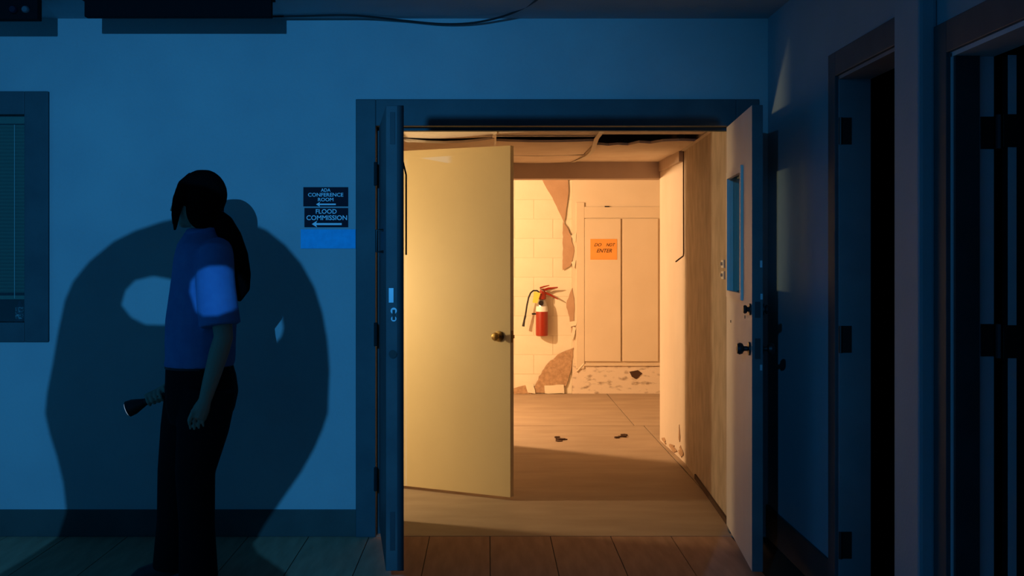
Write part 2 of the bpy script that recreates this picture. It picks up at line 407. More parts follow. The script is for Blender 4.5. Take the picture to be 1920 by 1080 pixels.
def leaf_space(p0, p1):
    "u along the leaf from the hinge, n towards the hall side normal, z up"
    a, b = Vector((*p0, 0)), Vector((*p1, 0)); U = (b - a).normalized()
    return a, U
# right leaf: inner face runs from hinge to free edge
a, U = leaf_space((1.225, -.004), (1.155, -.905)); Nn = Vector((-U.y, U.x, 0))      # points away from the passage (+X)
if Nn.x < 0: Nn = -Nn
def rx(p): return a + U * p[0] + Nn * p[1] + Vector((0, 0, p[2]))
LWd = .905
wu0, wu1, wz0, wz1 = .10, .60, 1.255, 1.84
lf = MB()
for (u0, u1, z0, z1) in ((0, wu0, .06, 2.10), (wu1, LWd, .06, 2.10), (wu0, wu1, .06, wz0), (wu0, wu1, wz1, 2.10)):
    lf.box(u0, u1, 0, .045, z0, z1, rx)
rl = obj('door_leaf', lf, M['leaf'], d1)
tag(rl, 'right leaf with a tall window, cream inside')
v = MB().box(LWd - .0005, LWd + .002, 0, .045, .06, 2.10, rx).box(0, LWd, .0445, .047, .06, wz0, rx).box(0, LWd, .0445, .047, wz1, 2.10, rx).box(0, wu0, .0445, .047, wz0, wz1, rx).box(wu1, LWd, .0445, .047, wz0, wz1, rx)
obj('leaf_outer_face', v, M['leaf_out'], rl)
v = MB()
for s in (-.012, .039):
    v.box(wu0 - .02, wu0 + .012, s, s + .018, wz0 - .02, wz1 + .02, rx).box(wu1 - .012, wu1 + .02, s, s + .018, wz0 - .02, wz1 + .02, rx)
    v.box(wu0 + .012, wu1 - .012, s, s + .018, wz0 - .02, wz0 + .012, rx).box(wu0 + .012, wu1 - .012, s, s + .018, wz1 - .012, wz1 + .02, rx)
obj('window_bead', v, M['leaf'], rl)
obj('window_pane', MB().box(wu0, wu1, .020, .025, wz0, wz1, rx), M['glass'], rl)
def knob(sp, u, z, side, r=.027, L=.06, base=.03):
    mb = MB(); s = -1 if side < 0 else 1; o0 = 0 if s < 0 else .047
    P = [(0, base), (.008, base), (.012, .011), (L * .45, .011), (L * .55, r * .85), (L * .75, r), (L * .95, r * .8), (L, r * .3)]
    pts = [sp(Vector((u, o0 + s * q, z))) for q, _ in P]
    return mb.tube(pts, [k for _, k in P], 14)
obj('door_knob', knob(rx, .845, 1.03, -1), M['darkmetal'], rl, True)
obj('door_knob', knob(rx, .845, 1.03, 1), M['darkmetal'], rl, True)
obj('deadbolt', knob(rx, .87, 1.205, -1, .02, .035, .026), M['darkmetal'], rl, True)
obj('deadbolt', knob(rx, .87, 1.205, 1, .022, .03, .028), M['darkmetal'], rl, True)
obj('latch_plate', MB().box(LWd + .001, LWd + .004, .012, .036, .99, 1.08, rx).box(LWd + .001, LWd + .004, .012, .036, 1.17, 1.24, rx), M['darkmetal'], rl)
obj('edge_plate', MB().box(LWd + .001, LWd + .004, .034, .044, 1.39, 1.42, rx).box(LWd + .001, LWd + .004, .036, .046, 1.25, 1.275, rx).box(LWd + .001, LWd + .004, .034, .044, .94, .965, rx), M['metal'], rl)
obj('screw_hole', MB().box(.17, .182, -.003, .001, 1.108, 1.12, rx).box(.68, .694, -.003, .001, 1.155, 1.169, rx), M['darkmetal'], rl)
def hinge(z, x, y, mb=None):
    mb = mb or MB(); return mb.tube([(x, y, z - .06), (x, y, z + .06)], .009, 8)
for z in (.30, 1.05, 1.85):
    obj('hinge', hinge(z, 1.276, -.034), M['darkmetal'], d1, True)

# left leaf, seen on its free edge
a2, U2 = leaf_space((-.560, -.004), (-.447, -.902)); N2 = Vector((-U2.y, U2.x, 0))   # towards the passage
if N2.x < 0: N2 = -N2
def lx(p): return a2 + U2 * p[0] + N2 * p[1] + Vector((0, 0, p[2]))
LW2 = .905
ll = obj('door_leaf', MB().box(0.012, LW2, 0, .052, .06, 2.10, lx, b=.003), M['leaf_out'], d1)
tag(ll, 'left leaf seen edge on with bolt plates in its edge')
obj('astragal', MB().box(LW2 - .012, LW2 + .004, .050, .078, .06, 2.10, lx, b=.002), M['frame_dark'], ll)
obj('latch_plate', MB().box(LW2, LW2 + .003, .012, .034, 1.235, 1.30, lx, b=.001), M['metal'], ll)
mb = MB().tube([lx(Vector((LW2 - .002, .034, 1.20))), lx(Vector((LW2 + .006, .034, 1.20)))], .014, 14).tube([lx(Vector((LW2 - .002, .034, 1.165))), lx(Vector((LW2 + .006, .034, 1.165)))], .012, 14)
obj('lock_cylinder', mb, M['metal'], ll)
obj('lock_slot', MB().box(LW2 + .0055, LW2 + .0075, .028, .040, 1.16, 1.205, lx), M['darkmetal'], ll)
obj('lower_lock', MB().tube([lx(Vector((LW2 - .002, .030, 1.01))), lx(Vector((LW2 + .008, .030, 1.01)))], .018, 14), M['darkmetal'], ll)
obj('flush_bolt', MB().box(LW2, LW2 + .003, .018, .040, 1.93, 2.07, lx, b=.001).box(LW2, LW2 + .003, .018, .040, .15, .32, lx, b=.001), M['frame_dark'], ll)
obj('pull_handle', MB().tube([lx(Vector((.60, 0, 1.56))), lx(Vector((.60, -.03, 1.56))), lx(Vector((.60, -.03, 1.46))), lx(Vector((.60, 0, 1.46)))], .007, 8), M['darkmetal'], ll, True)
b0 = lx(Vector((LW2 - .06, .052, 1.88))); b1 = lx(Vector((LW2 - .06, .075, 1.87))); b2 = lx(Vector((LW2 - .06, .092, 1.80))); b3 = lx(Vector((LW2 - .06, .092, 1.445)))
obj('bolt_rod', MB().tube([b0, b1, b2, b3], .004, 8), M['darkmetal'], ll, True)
for z in (.30, 1.04, 1.86):
    obj('hinge', hinge(z, -.574, -.034).box(-.577, -.572, -.03, .0, z - .06, z + .06), M['darkmetal'], d1, True)

# ------------------------------------------------------------------ cream side door inside the hall
d2 = tag(empty('door_2', (-.6, 1.27, 0)), 'plain cream flush door standing open in the hall, brass knob near its edge', 'door', kind='structure')
hg = Vector((-.585, 1.27)); tip = Vector((.132, .88))
a3, U3 = leaf_space(hg, tip); N3 = Vector((-U3.y, U3.x, 0))
if N3.y < 0: N3 = -N3          # away from the viewer
WD = (tip - hg).length
def cx_(p): return a3 + U3 * p[0] + N3 * p[1] + Vector((0, 0, p[2]))
cl_ = obj('door_leaf', MB().box(0, WD, 0, .042, .02, 2.09, cx_, b=.002), M['cream'], d2)
obj('door_knob', knob(cx_, WD - .075, .965, -1, .026, .062, .032), M['brass'], cl_, True)
obj('door_knob', knob(cx_, WD - .075, .965, 1, .026, .062, .032), M['brass'], cl_, True)
obj('latch_plate', MB().box(WD - .001, WD + .003, .01, .032, .93, 1.0, cx_).box(WD, WD + .012, .014, .028, .955, .975, cx_), M['brass'], cl_)
for z in (.25, 1.05, 1.85):
    obj('hinge', MB().tube([(-.592, 1.262, z - .05), (-.592, 1.262, z + .05)], .008, 8), M['brass'], d2, True)
jf = MB()
jf.box(LW - .125, LW + .004, .37, .405, 0, 2.13).box(LW - .125, LW + .004, 1.295, 1.33, 0, 2.13).box(LW - .125, LW + .004, .37, 1.33, 2.10, 2.13)
obj('door_frame', jf, M['hallwall'], d2)

# ------------------------------------------------------------------ right wall doorways
M['jamb_light'] = mat('pale_jamb_paint', (.50, .54, .56), (.56, .58, .6), .5, 5)
def side_door(name, label, Ya, Yb, Zt, near_w, hinge_z, far_w, leaf, jm='jamb'):
    d = tag(empty(name, (WR, (Ya + Yb) / 2, 0)), label, 'doorway', kind='structure')
    c = MB()
    c.box(WR - .018, WR, Ya, Ya + far_w, 0, Zt + .10, b=.003)
    c.box(WR - .018, WR, Yb, Ya, Zt, Zt + .10, b=.003)
    if near_w: c.box(WR - .018, WR, Yb - near_w, Yb, 0, Zt + .10, b=.003)
    obj('casing', c, M['frame'], d)
    j = MB().box(WR - .005, WR + .125, Ya - .014, Ya, 0, Zt, b=.002).box(WR - .005, WR + .125, Yb, Yb + .014, 0, Zt).box(WR - .005, WR + .125, Yb, Ya, Zt - .014, Zt)
    jo = obj('jamb', j, M[jm], d)
    st = MB().box(WR + .045, WR + .075, Ya - .026, Ya - .014, 0, Zt - .014).box(WR + .045, WR + .075, Yb, Ya, Zt - .026, Zt - .014)
    if leaf: obj('door_stop', st, M['frame_dark'], d)
    return d
M['jamb'] = mat('jamb_paint', (.20, .21, .22), (.24, .24, .25), .5, 5)
d3 = side_door('door_3', 'unlit open doorway beside the hall door with three hinge leaves on its jamb', Y2a, Y2b, Z2, .05, 0, .10, False)
for z in (1.95, 1.10, .26):
    h = MB().box(WR + .004, WR + .046, Y2a - .017, Y2a - .0135, z - .055, z + .055, b=.001).tube([(WR - .0, Y2a - .018, z - .055), (WR - .0, Y2a - .018, z + .055)], .008, 8)
    obj('hinge', h, M['darkmetal'], d3)
d4 = side_door('door_5', 'unlit doorway cut off by the picture edge, its door folded back inside', Y3a, Y3b, Z3, .10, 0, .105, False, 'jamb_light')
# rebate and door edge seen between jamb and leaf
obj('dark_rebate', MB().box(WR + .0, WR + .074, Y3a - .03, Y3a - .013, 0, Z3 - .014), M['frame_dark'], d4)
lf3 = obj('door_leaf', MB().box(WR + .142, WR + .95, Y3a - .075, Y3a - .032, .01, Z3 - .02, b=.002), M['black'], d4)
obj('leaf_edge', MB().box(WR + .141, WR + .166, Y3a - .077, Y3a - .0745, .01, Z3 - .02), M['jamb_light'], lf3)
for z in (1.82, 1.18, .28):
    h = MB().box(WR + .082, WR + .125, Y3a - .019, Y3a - .0135, z - .05, z + .05, b=.001).box(WR + .125, WR + .18, Y3a - .081, Y3a - .077, z - .05, z + .05, b=.001).tube([(WR + .125, Y3a - .05, z - .052), (WR + .125, Y3a - .05, z + .052)], .011, 8)
    obj('hinge', h, M['darkmetal'], d4)

# ------------------------------------------------------------------ window with blind
wn = tag(empty('window_1', (-2.755, 0, 1.1)), 'dark framed office window with a lowered blind', 'window', kind='structure')
c = MB()
c.box(-2.375, -2.253, -.022, .03, 1.0, 2.284, b=.004).box(-3.27, -3.148, -.022, .03, 1.0, 2.284, b=.004).box(-3.148, -2.375, -.022, .03, 2.165, 2.284, b=.004).box(-3.148, -2.375, -.022, .03, 1.0, 1.10, b=.004)
obj('window_frame', c, M['frame'], wn)
obj('window_lining', MB().box(-2.375, -2.352, .03, .30, 1.09, 2.18).box(-3.16, -3.148, .03, .30, 1.09, 2.18).box(-3.16, -2.352, .03, .30, 2.165, 2.18).box(-3.16, -2.352, .03, .30, 1.09, 1.10), M['frame_dark'], wn)
obj('window_pane', MB().box(-3.148, -2.375, .012, .018, 1.10, 2.165), M['glass'], wn)
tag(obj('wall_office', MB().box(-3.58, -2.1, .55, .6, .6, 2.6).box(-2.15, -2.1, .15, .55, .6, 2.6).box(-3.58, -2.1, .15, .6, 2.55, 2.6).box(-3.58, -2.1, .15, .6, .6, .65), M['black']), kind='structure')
bl = tag(empty('window_blind', (-2.76, .08, 2.15)), 'greenish slatted blind lowered behind the dark framed window at the left', 'blind')
obj('headrail', MB().box(-3.14, -2.385, .05, .09, 2.125, 2.162, b=.003), M['slat'], bl)
sm = MB()
n = 5; vs = []
for i in range(n):
    q = -1 + 2 * i / (n - 1); ca = R(52)
    yy = q * .0125 * math.cos(ca); zz = -q * .0125 * math.sin(ca) - .0015 * (1 - q * q) * 0
    yy += -.002 * (1 - q * q)
    for x in (-.375, .375): vs.append((x, yy, zz))
sm.add(vs + [(x, y + .0006, z) for x, y, z in vs], [(2 * i, 2 * i + 1, 2 * i + 3, 2 * i + 2) for i in range(n - 1)] + [(2 * n + 2 * i + 2, 2 * n + 2 * i + 3, 2 * n + 2 * i + 1, 2 * n + 2 * i) for i in range(n - 1)])
sme = sm.mesh('slat')
z = 2.11
while z > 1.245:
    piece('slat', sme, M['slat'], bl, (-2.762, .07, z)); z -= .0185
obj('bottom_rail', MB().box(-3.137, -2.387, .055, .085, 1.215, 1.235, b=.003), M['slat'], bl)
for x in (at(27, 0, .05).x, -3.05): obj('ladder_cord', MB().tube([(x, .052, 2.12), (x, .052, 1.22)], .0018, 6), M['white'], bl)
bt = tag(empty('bottle', (-2.43, .06, 1.10)), 'small dark bottle with a pale label on the window sill under the blind', 'bottle')
P = [(0, .0), (0, .02), (.07, .021), (.085, .012), (.095, .009), (.105, .009)]
obj('bottle_body', MB().rings([((-2.43, .06, 1.10 + h + i * 1e-4), max(r_, .002), max(r_, .002)) for i, (h, r_) in enumerate(P)], 16), M['sign'], bt, True)
obj('bottle_label', MB().rings([((-2.43, .06, 1.115), .0218, .0218), ((-2.43, .06, 1.175), .0218, .0218)], 16), M['label_dim'], bt, True)

# ------------------------------------------------------------------ signs on the back wall
def sign(name, x0, y0, x1, y1, m, label, lines, arrow=None):
    a = at(x0, y0, 0); b = at(x1, y1, 0); o = (a.x + (b.x - a.x) / 2, -.006, b.z)
    s = obj(name, MB().box(a.x, b.x, -.006, .0, b.z, a.z, b=.001), m, org=o)
    tag(s, label, 'sign', None)
    for (t, cx, cy, h, wd) in lines:
        p = at(cx, cy, 0); obj('lettering', text_mesh(t, p.x, p.z, -.0068, h / 365, wd / 365, o), M['letter'], s)
    if arrow:
        l, r_, cy, th = arrow; hd = th * 1.3; t = th * .38
        pts = [(l, cy), (l + hd * 1.6, cy - hd), (l + hd * 1.3, cy - t), (r_, cy - t), (r_, cy + t), (l + hd * 1.3, cy + t), (l + hd * 1.6, cy + hd)]
        obj('arrow', vplate([[(at(*q, 0).x, at(*q, 0).z) for q in pts]], -.0068, .0012, o), M['letter'], s)
    return s
sign('wall_sign', 569, 351, 653, 387, M['sign'], 'upper navy wall sign reading ADA CONFERENCE ROOM with a small arrow',
     [('ADA', 611, 356.5, 6.2, 18), ('CONFERENCE', 611, 365.3, 7, 66), ('ROOM', 611, 374.3, 6.6, 29)], (593, 630, 383.2, 3.6))
sign('wall_sign', 571, 390, 653, 426, M['sign'], 'lower navy wall sign reading FLOOD COMMISSION with a bold arrow',
     [('FLOOD', 612, 396.5, 8.5, 39), ('COMMISSION', 613, 408.3, 9, 76)], (585, 641, 420.2, 4.8))
sign('wall_sign', 564, 430, 667, 466, M['bluesign'], 'plain bright blue wall sign under the two navy signs', [])

# ------------------------------------------------------------------ ceiling items
YF = -.50
def F_(x, y): return at(x, y, YF)
em = tag(empty('ceiling_fixture', (F_(20, 0).x, YF, H)), 'black box fixture with small lamp heads under the ceiling above the window', 'light fixture')
obj('housing', MB().box(F_(70, 0).x - .34, F_(70, 0).x, YF, YF + .06, F_(0, 36).z, H, b=.004), M['black'], em)
for px, r_, m_ in ((50, .018, 'lens_dim'), (27, .020, 'sign')):
    c = F_(px, 19); obj('lamp_head', MB().tube([c + Vector((0, .004, 0)), c + Vector((0, -.02, 0)), c + Vector((0, -.03, 0))], [r_ * .8, r_, r_ * .7], 14), M[m_], em, True)
dk = tag(empty('duct_box', (F_(333, 0).x, YF, H)), 'long black box hung under the ceiling above the woman', 'duct')
obj('duct_body', MB().box(F_(158, 0).x, F_(508, 0).x, YF, YF + .05, F_(0, 31).z, H, b=.003), M['black'], dk)
obj('duct_flange', MB().box(F_(158, 0).x - .012, F_(508, 0).x + .012, YF - .004, YF + .054, H - .012, H), M['black'], dk)
def up(x, y): d = (H - .008 - CZ) * F / (VY - y); return at(x, y, d + CY)
cb = [up(508, 31), up(570, 30), up(640, 28.5), up(690, 31), at(760, 39, -.03), at(830, 45, -.04), at(890, 42.5, -.06), at(945, 30, -.12), at(985, 13, -.26), up(1012, -4)]
cur = []
for i in range(len(cb) - 1):
    p0 = cb[max(i - 1, 0)]; p1 = cb[i]; p2 = cb[i + 1]; p3 = cb[min(i + 2, len(cb) - 1)]
    for k in range(5):
        t = k / 5; cur.append(.5 * ((2 * p1) + (p2 - p0) * t + (2 * p0 - 5 * p1 + 4 * p2 - p3) * t * t + (3 * p1 - p0 - 3 * p2 + p3) * t ** 3))
cur.append(cb[-1])
tag(obj('ceiling_cable', MB().tube(cur, .0055, 8), M['rubber'], None, True, org=cb[0]), 'black cable drooping from the ceiling along the top of the blue wall', 'cable')

# ------------------------------------------------------------------ hall items
# fire extinguisher
ec = at(1016, 630, YB - .085); ex = tag(empty('fire_extinguisher', ec), 'red fire extinguisher with yellow tag hung on the block wall', 'fire extinguisher')
k = (YB - .085 - CY) / F
def E(x, y, dy=0): p = at(x, y, YB - .085); return Vector((p.x, p.y + dy, p.z))
rB = 11.5 * k
cxE = E(1016, 0).x; cyE = YB - .085
def zr(y): return E(0, y).z
body = [(630, .85), (629, .97), (626, 1), (588, 1), (584, .98)]
obj('cylinder', MB().rings([((cxE, cyE, zr(y)), rB * s_, rB * s_) for y, s_ in body], 24), M['red'], ex, True)
obj('label_band', MB().rings([((cxE, cyE, zr(y)), rB * s_, rB * s_) for y, s_ in ((584, .99), (582, .98), (576, .93), (574, .88))], 24), M['white'], ex, True)
obj('neck', MB().rings([((cxE, cyE, zr(y)), rB * s_, rB * s_) for y, s_ in ((574, .86), (568, .75), (564, .6), (560, .45))], 24), M['metal'], ex, True)
obj('valve', MB().rings([((cxE + .004, cyE, zr(y)), rB * s_, rB * s_) for y, s_ in ((561, .62), (557, .66), (550, .6), (546, .38), (541, .34))], 16), M['red'], ex, True)
obj('gauge', MB().tube([E(1014, 568, -rB * .55), E(1014, 568, -rB * .95)], .026, 14), M['darkmetal'], ex, True)
def bar(p, q, w_): return MB().tube([p, q], w_, 8)
obj('carry_handle', MB().tube([E(1015, 546), E(1028, 541), E(1046, 539)], [.014, .012, .006], 8), M['red'], ex, True)
obj('carry_handle', MB().tube([E(1020, 548), E(1032, 553), E(1046, 561)], [.014, .011, .005], 8), M['red'], ex, True)
obj('squeeze_lever', MB().tube([E(1012, 540), E(1020, 537.5), E(1030, 535)], [.008, .008, .004], 8), M['red'], ex, True)
obj('safety_pin', MB().tube([E(1013, 541, -.03), E(1019, 546, -.03)], .005, 6), M['metal'], ex)
hose = [E(1012, 549), E(1007, 545), E(1000, 545), E(995, 549, -.01), E(991, 558, -.015), E(988, 572, -.015), E(985, 592, -.01)]
obj('hose', MB().tube(hose, .0085, 8), M['rubber'], ex, True)
obj('nozzle', MB().tube([E(985, 592, -.01), E(983, 600, -.01), E(981, 612, -.01)], [.011, .010, .014], 8), M['rubber'], ex, True)
tg = MB(); Yt = -rB - .004
tg.add([E(1001, 546, Yt), E(1013, 549, Yt), E(1007, 568, Yt), E(998, 567, Yt), E(1001, 546, Yt + .002), E(1013, 549, Yt + .002), E(1007, 568, Yt + .002), E(998, 567, Yt + .002)], [(0, 1, 2, 3), (7, 6, 5, 4), (0, 4, 5, 1), (1, 5, 6, 2), (2, 6, 7, 3), (3, 7, 4, 0)])
obj('inspection_tag', tg, M['yellow'], ex)
obj('wall_bracket', MB().box(cxE - .02, cxE + .02, cyE + rB - .01, YB - .008, zr(625), zr(570)).box(E(997, 0).x, cxE, cyE - .006, cyE + .006, zr(590), zr(587)), M['darkmetal'], ex)

# orange paper
a = at(1107, 448, YB - .047); b = at(1157, 487, YB - .047); o = ((a.x + b.x) / 2, YB - .047, b.z)
pp_ = obj('paper_notice', MB().box(a.x, b.x, YB - .0475, YB - .0455, b.z, a.z), M['orange'], org=o)
tag(pp_, 'orange paper notice hand-lettered DO NOT ENTER taped to the closet door', 'notice')
for t, cx, cy, h, wd in (('DO', 1121, 459, 6, 14), ('NOT', 1145, 459, 6, 17), ('ENTER', 1133, 470, 7, 29)):
    p = at(cx, cy, YB - .048); obj('lettering', text_mesh(t, p.x, p.z, YB - .0482, h * k, wd * k, o, .35), M['ink'], pp_)

# switches on the right wall of the hall
def wallx(Y): return 1.285 + (Y - .15) * (.085 / 2.01)
for (y0, lab, zc) in ((495, 'upper of two small pale switch plates on the stained hall wall', 0), (516, 'lower of two small pale switch plates on the stained hall wall', 0)):
    Yw = .42; p = at(1351, y0, Yw); X0 = wallx(Yw)
    s = tag(empty('switch_plate', (X0, Yw, p.z)), lab, 'switch', 'switch plates on the hall wall')
    obj('plate', MB().box(X0 - .010, X0 + .003, Yw - .035, Yw + .035, p.z - .022, p.z + .022, b=.003), M['white'], s)
    obj('toggle', MB().box(X0 - .022, X0 - .008, Yw - .006, Yw + .006, p.z - .008, p.z + .010, b=.002), M['metal'], s)
# wire down the wall corner
W0 = [Vector((1.357, 2.14, 2.165)), Vector((1.357, 2.14, 1.9)), Vector((1.358, 2.14, 1.46)), Vector((1.352, 2.12, 1.44)), Vector((1.315, 2.10, 1.415)), Vector((1.295, 2.09, 1.40))]
tag(obj('loose_wire', MB().tube(W0, .005, 8), M['wire'], None, True, org=W0[0]), 'loose dark wire hanging down the hall wall corner with a bent end', 'wire')
# flakes on the floor
for (px, py, lab) in ((1052, 824, 'dark flakes of debris on the hall floor in line with the extinguisher'), (1160, 818, 'dark flake of debris on the hall floor in front of the closet')):
    d = 1.44 * F / (py - VY); c = at(px, py, d + CY); c.z = 0
    pc = tag(empty('paint_chips', c), lab, 'paint chips')
    for q in range(4):
        ox, oy = random.uniform(-.045, .045), random.uniform(-.10, .10); r_ = random.uniform(.022, .04)
        pts = [(c.x + ox + r_ * random.uniform(.6, 1.2) * math.cos(t), c.y + oy + r_ * random.uniform(.5, 1.1) * math.sin(t)) for t in [i * math.pi / 3 for i in range(6)]]
        obj('chip', MB().prism(pts, 0, random.uniform(.006, .012)), M['debris'], pc)

# ------------------------------------------------------------------ person
PY = -.90
S = F / (PY - CY)
def B(x, y, Y=PY): return at(x, y, Y)
pr = empty('person', (B(350, 0).x, PY, 0))
tag(pr, 'woman with dark ponytail, blue short-sleeved shirt and black trousers, facing left with a torch', 'person')
def ring(x0, x1, y, ry, Y=PY):
    c = B((x0 + x1) / 2, y, Y); return (c, (x1 - x0) / 2 / S, ry)
NY, FY = PY - .17, PY + .17      # near and far shoulder
body = MB()
# torso
body.rings([ring(335, 425, 735, .15), ring(322, 428, 700, .155), ring(328, 424, 660, .135), ring(330, 428, 600, .135), ring(334, 432, 540, .145), ring(338, 432, 490, .15), ring(346, 426, 462, .12), ring(356, 410, 447, .07), ring(360, 402, 432, .05), ring(358, 400, 405, .05)])
# head: skull, face, jaw, nose, ears
hc = B(374, 372)
body.ball(hc, .098, .077, .112)
fx = hc.x
body.ball((fx - .036, PY, hc.z - .050), .062, .060, .080)
body.ball((fx - .066, PY, hc.z - .106), .028, .034, .024)      # chin
body.tube([(fx - .095, PY, hc.z - .005), (fx - .112, PY, hc.z - .035), (fx - .118, PY, hc.z - .048), (fx - .098, PY, hc.z - .055)], [.008, .012, .014, .008], 8)
body.ball((fx - .094, PY, hc.z - .078), .012, .024, .008); body.ball((fx - .090, PY, hc.z - .090), .012, .022, .008)
for s in (-1, 1): body.ball((fx + .006, PY + s * .076, hc.z - .03), .018, .010, .032)
# arms
sh_n = B(404, 482, NY); el_n = B(419, 632, NY - .04); wr_n = B(384, 752, NY - .03)
body.tube([sh_n, sh_n.lerp(el_n, .35), sh_n.lerp(el_n, .8), el_n, el_n.lerp(wr_n, .25), el_n.lerp(wr_n, .7), wr_n], [.058, .050, .043, .041, .042, .034, .027], 14)
sh_f = B(398, 482, FY); el_f = B(402, 630, FY + .06); wr_f = B(316, 728, PY + .06)
body.tube([sh_f, sh_f.lerp(el_f, .35), sh_f.lerp(el_f, .8), el_f, el_f.lerp(wr_f, .25), el_f.lerp(wr_f, .7), wr_f], [.058, .050, .043, .041, .042, .034, .027], 14)
# near hand: palm and relaxed fingers
Yh = NY - .03
kn = B(371, 783, Yh)
body.tube([wr_n, wr_n.lerp(kn, .5), kn], [.028, .036, .036], 12)
for i, (dx, L) in enumerate(((-12, .066), (-4, .078), (4.5, .072), (12.5, .056))):
    p0 = B(371 + dx, 781, Yh + .002); a1 = p0 + Vector((-.008, 0, -L * .45)); a2 = p0 + Vector((-.006, .010, -L * .8)); a3_ = p0 + Vector((.0, .022, -L))
    body.tube([p0 + Vector((.006, 0, .03)), p0, a1, a2, a3_], [.0085, .0074, .0070, .0065, .005], 8)
t0 = B(376, 764, Yh - .016); body.tube([t0, t0 + Vector((-.030, -.012, -.022)), t0 + Vector((-.044, -.012, -.052)), t0 + Vector((-.044, -.006, -.074))], [.012, .012, .010, .007], 8)
# far hand round the torch
TY = PY + .05
tq0 = B(296, 744, TY); tq1 = B(240, 767, TY); TA = (tq1 - tq0).normalized(); TN = Vector((0, 1, 0)).cross(TA).normalized()
if TN.z < 0: TN = -TN
hk = B(294, 745, TY) + TN * .002
body.tube([wr_f, wr_f.lerp(hk, .6) + Vector((0, .02, .0)), hk + Vector((.004, .028, 0))], [.028, .033, .028], 12)
for i in range(4):
    c = tq0 + TA * (.0205 * i - .018); rr = .024 - .001 * i
    pts = []
    for ang in (60, 100, 150, 200, 250, 290):
        q = R(ang); pts.append(c + Vector((0, math.cos(q), 0)) * rr + TN * (math.sin(q) * rr))
    body.tube(pts, [.009, .0085, .0082, .008, .0075, .0065], 8)
body.tube([hk + Vector((.01, .02, .012)), tq0 + TN * .026 + Vector((.0, .012, 0)), tq0 + TA * .03 + TN * .026, tq0 + TA * .055 + TN * .024], [.013, .012, .010, .008], 8)
# legs and feet
def leg(hx, kx, ax, Y):
    hp = B(hx, 735, Y); kp = B(kx, 885, Y); ap = B(ax, 1066, Y)
    body.tube([hp, hp.lerp(kp, .5), kp, kp.lerp(ap, .3), ap], [.085, .075, .056, .054, .036], 14)
    return hp, kp, ap
LN = leg(392, 366, 372, PY - .085); LF = leg(362, 332, 322, PY + .085)
bme = remeshed(body, .0042, 4)
bme.transform(Matrix.Translation(-ORG[pr.name]))
bo = obj('body', bme, M['skin'], pr, True)
for s in (-1, 1):
    ey = obj('eye', MB().ball((fx - .080, PY + s * .031, hc.z - .012), .012, .012, .0085, 14, 8), M['eye'], pr, True)
    obj('iris', MB().ball((fx - .0895, PY + s * .031, hc.z - .012), .003, .0055, .0055, 12, 8), M['hair'], ey, True)
# shirt
sh = MB()
sh.rings([ring(309, 438, 686, .175), ring(312, 440, 672, .178), ring(311, 441, 640, .172), ring(312, 443, 600, .168), ring(318, 445, 560, .17), ring(324, 444, 520, .175), ring(328, 441, 485, .175), ring(334, 432, 458, .145), ring(345, 414, 440, .085), ring(352, 406, 428, .062)])
for sp_, ep_, sx in ((sh_n, el_n, -1), (sh_f, el_f, 1)):
    hem = sp_.lerp(ep_, .86)
    sh.tube([sp_ + Vector((-.005, -sx * .09, .030)), sp_ + Vector((-.005, -sx * .02, .012)), sp_.lerp(hem, .35) + Vector((-.010, 0, 0)), sp_.lerp(hem, .7) + Vector((-.012, 0, 0)), hem + Vector((-.010, 0, 0))], [.06, .078, .083, .086, .088], 18)
sme_ = remeshed(sh, .009, 5); sme_.transform(Matrix.Translation(-ORG[pr.name]))
so = obj('shirt', sme_, M['shirt'], pr, True)
# collar and button line
col = MB()
for k in range(2):
    cc = B(378, 434 - 8 * k); 
pl = [Vector((B(378, 436).x + .066 * math.cos(t), PY + .068 * math.sin(t), B(0, 436).z - .012 * math.cos(t) * -1)) for t in [i * math.pi / 9 for i in range(19)]]
obj('collar', MB().tube(pl, .012, 8), M['shirt'], so, True)
# trousers
tr_ = MB()
tr_.rings([ring(322, 424, 795, .11), ring(313, 439, 768, .155), ring(311, 446, 735, .172), ring(312, 442, 705, .172), ring(313, 434, 678, .165)])
for (hp, kp, ap), e in ((LN, 1), (LF, 1)):
    foot = Vector((ap.x, ap.y, .05))
    tr_.tube([hp + Vector((0, 0, .02)), hp.lerp(kp, .45), kp, kp.lerp(foot, .5), foot], [.122, .112, .086, .077, .085], 18)
tme = remeshed(tr_, .009, 6); tme.transform(Matrix.Translation(-ORG[pr.name]))
obj('trousers', tme, M['trousers'], pr, True)
obj('belt', MB().rings([ring(311, 436, 689, .168), ring(311, 436, 680, .167)], 28), M['shoe'], pr, True)
for (hp, kp, ap) in (LN, LF):
    s = MB(); x0 = ap.x
    s.rings([((x0 - .045, ap.y, .0), .135, .045), ((x0 - .045, ap.y, .02), .138, .048), ((x0 - .035, ap.y, .05), .115, .043), ((x0 - .005, ap.y, .08), .065, .04), ((x0, ap.y, .11), .05, .042)], 20)
    obj('shoe', s, M['shoe'], pr, True)
# hair: cap, fringe lock at the cheek, ponytail
hr_ = MB()
hr_.ball((hc.x + .016, PY, hc.z + .016), .106, .089, .112)
hr_.ball((hc.x + .035, PY, hc.z - .06), .072, .078, .075)
for s in (-1, 1): hr_.ball((hc.x + .018, PY + s * .046, hc.z - .05), .066, .052, .088)
for q in (-1, 1): hr_.tube([B(364, 332, PY + q * .035), B(345, 348, PY + q * .056), B(334, 375, PY + q * .070), B(329, 405, PY + q * .068), B(328, 432, PY + q * .060)], [.030, .030, .026, .019, .007], 10)
